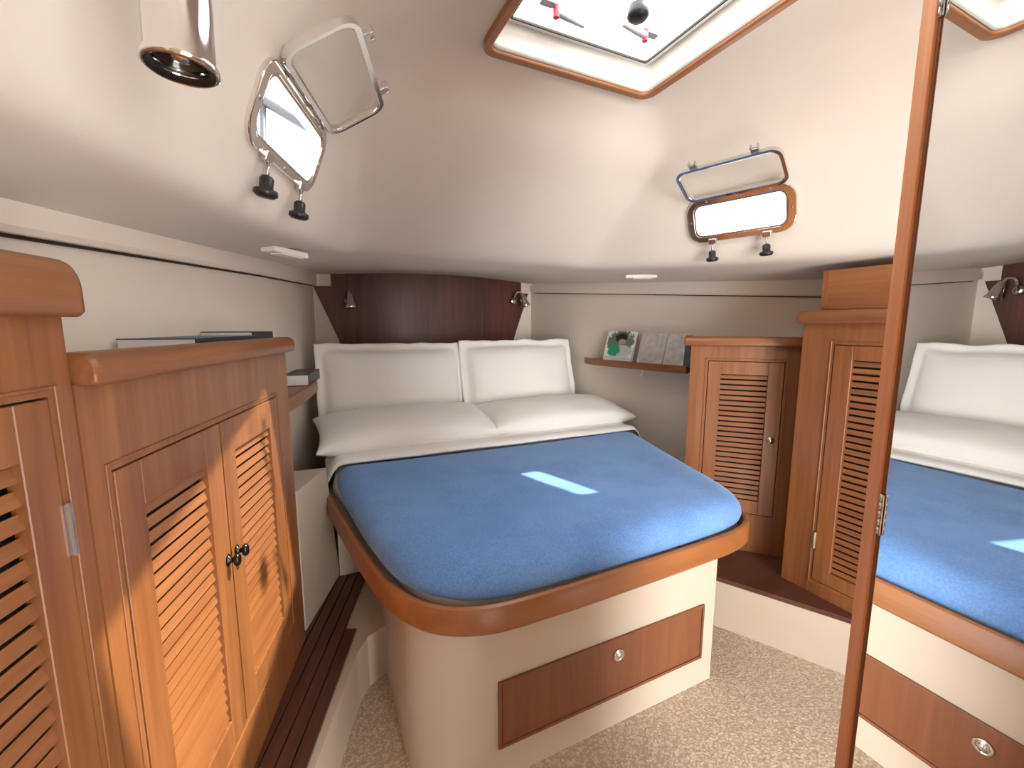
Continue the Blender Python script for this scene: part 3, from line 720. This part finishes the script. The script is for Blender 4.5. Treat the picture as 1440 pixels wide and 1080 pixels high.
# ------------------------------------------------------------ booklets and books
def booklet(label, y, w_, h_, t_, mat, lean=16, name='magazine', turn=0, dx=.115, cat='magazine', grp=None, z=1.119):
    # faces into the cabin from the right-hand wall; its foot stands on the shelf
    x = xr(y) - dx
    ang = math.degrees(math.atan2(1, -.2252))     # direction of the wall line
    M_ = Matrix.Translation((x, y, z)) @ Matrix.Rotation(R(-90 + 12.7 + turn), 4, 'Z') @ Matrix.Rotation(R(-lean), 4, 'X')
    t = thing(name, label, cat, mat=M_, group=grp)
    obj('pages', MB().box(-w_ / 2 + .002, w_ / 2 - .002, .0012, t_ - .0012, .002, h_ - .002).me('pages'), 'paper', t)
    obj('cover', MB().box(-w_ / 2, w_ / 2, 0, .0012, 0, h_).me('cover'), mat, t)
    obj('back_cover', MB().box(-w_ / 2, w_ / 2, t_ - .0012, t_, 0, h_).me('back_cover'), 'paper', t)
    return t
booklet('magazine with a green and white cover picture standing on the right shelf', 2.33, .235, .205, .018, 'cover_print', dx=.10)
booklet('grey mottled booklet standing just right of the green magazine', 2.07, .185, .195, .012, 'grey_print', name='booklet', cat='book', dx=.11)
booklet('grey mottled booklet standing nearest the short right locker', 1.905, .13, .192, .012, 'grey_print', name='booklet', cat='book', turn=2, dx=.115)
booklet('dark-edged white book at the locker end of the right shelf', 1.812, .04, .185, .03, 'dark_print', name='book', cat='book', turn=20, dx=.12)
def flat_book(label, M_, a, b_, h_):
    t = thing('book', label, 'book', mat=M_)
    obj('pages', MB().box(-a / 2 + .003, a / 2 - .003, -b_ / 2 + .003, b_ / 2, .002, h_ - .002).me('pages'), 'paper', t)
    m_ = MB().box(-a / 2, a / 2, -b_ / 2, b_ / 2, 0, .002).box(-a / 2, a / 2, -b_ / 2, b_ / 2, h_ - .002, h_).box(-a / 2, a / 2, -b_ / 2, -b_ / 2 + .002, .002, h_ - .002)
    obj('cover', m_.me('cover'), 'dark_print', t)
ml = Matrix.Translation(pL) @ Matrix.Rotation(rL, 4, 'Z')
flat_book('thin dark book lying on the two-door left locker', ml @ Matrix.Translation((-.30, .10, 1.286)), .36, .15, .038)
flat_book('dark book lying farther along on top of the two-door left locker', ml @ Matrix.Translation((-.02, .12, 1.286)) , .17, .14, .048)
flat_book('dark book lying on the shelf end past the left locker', Mx((-.045, 2.33, 1.078), rz=80), .30, .11, .05)
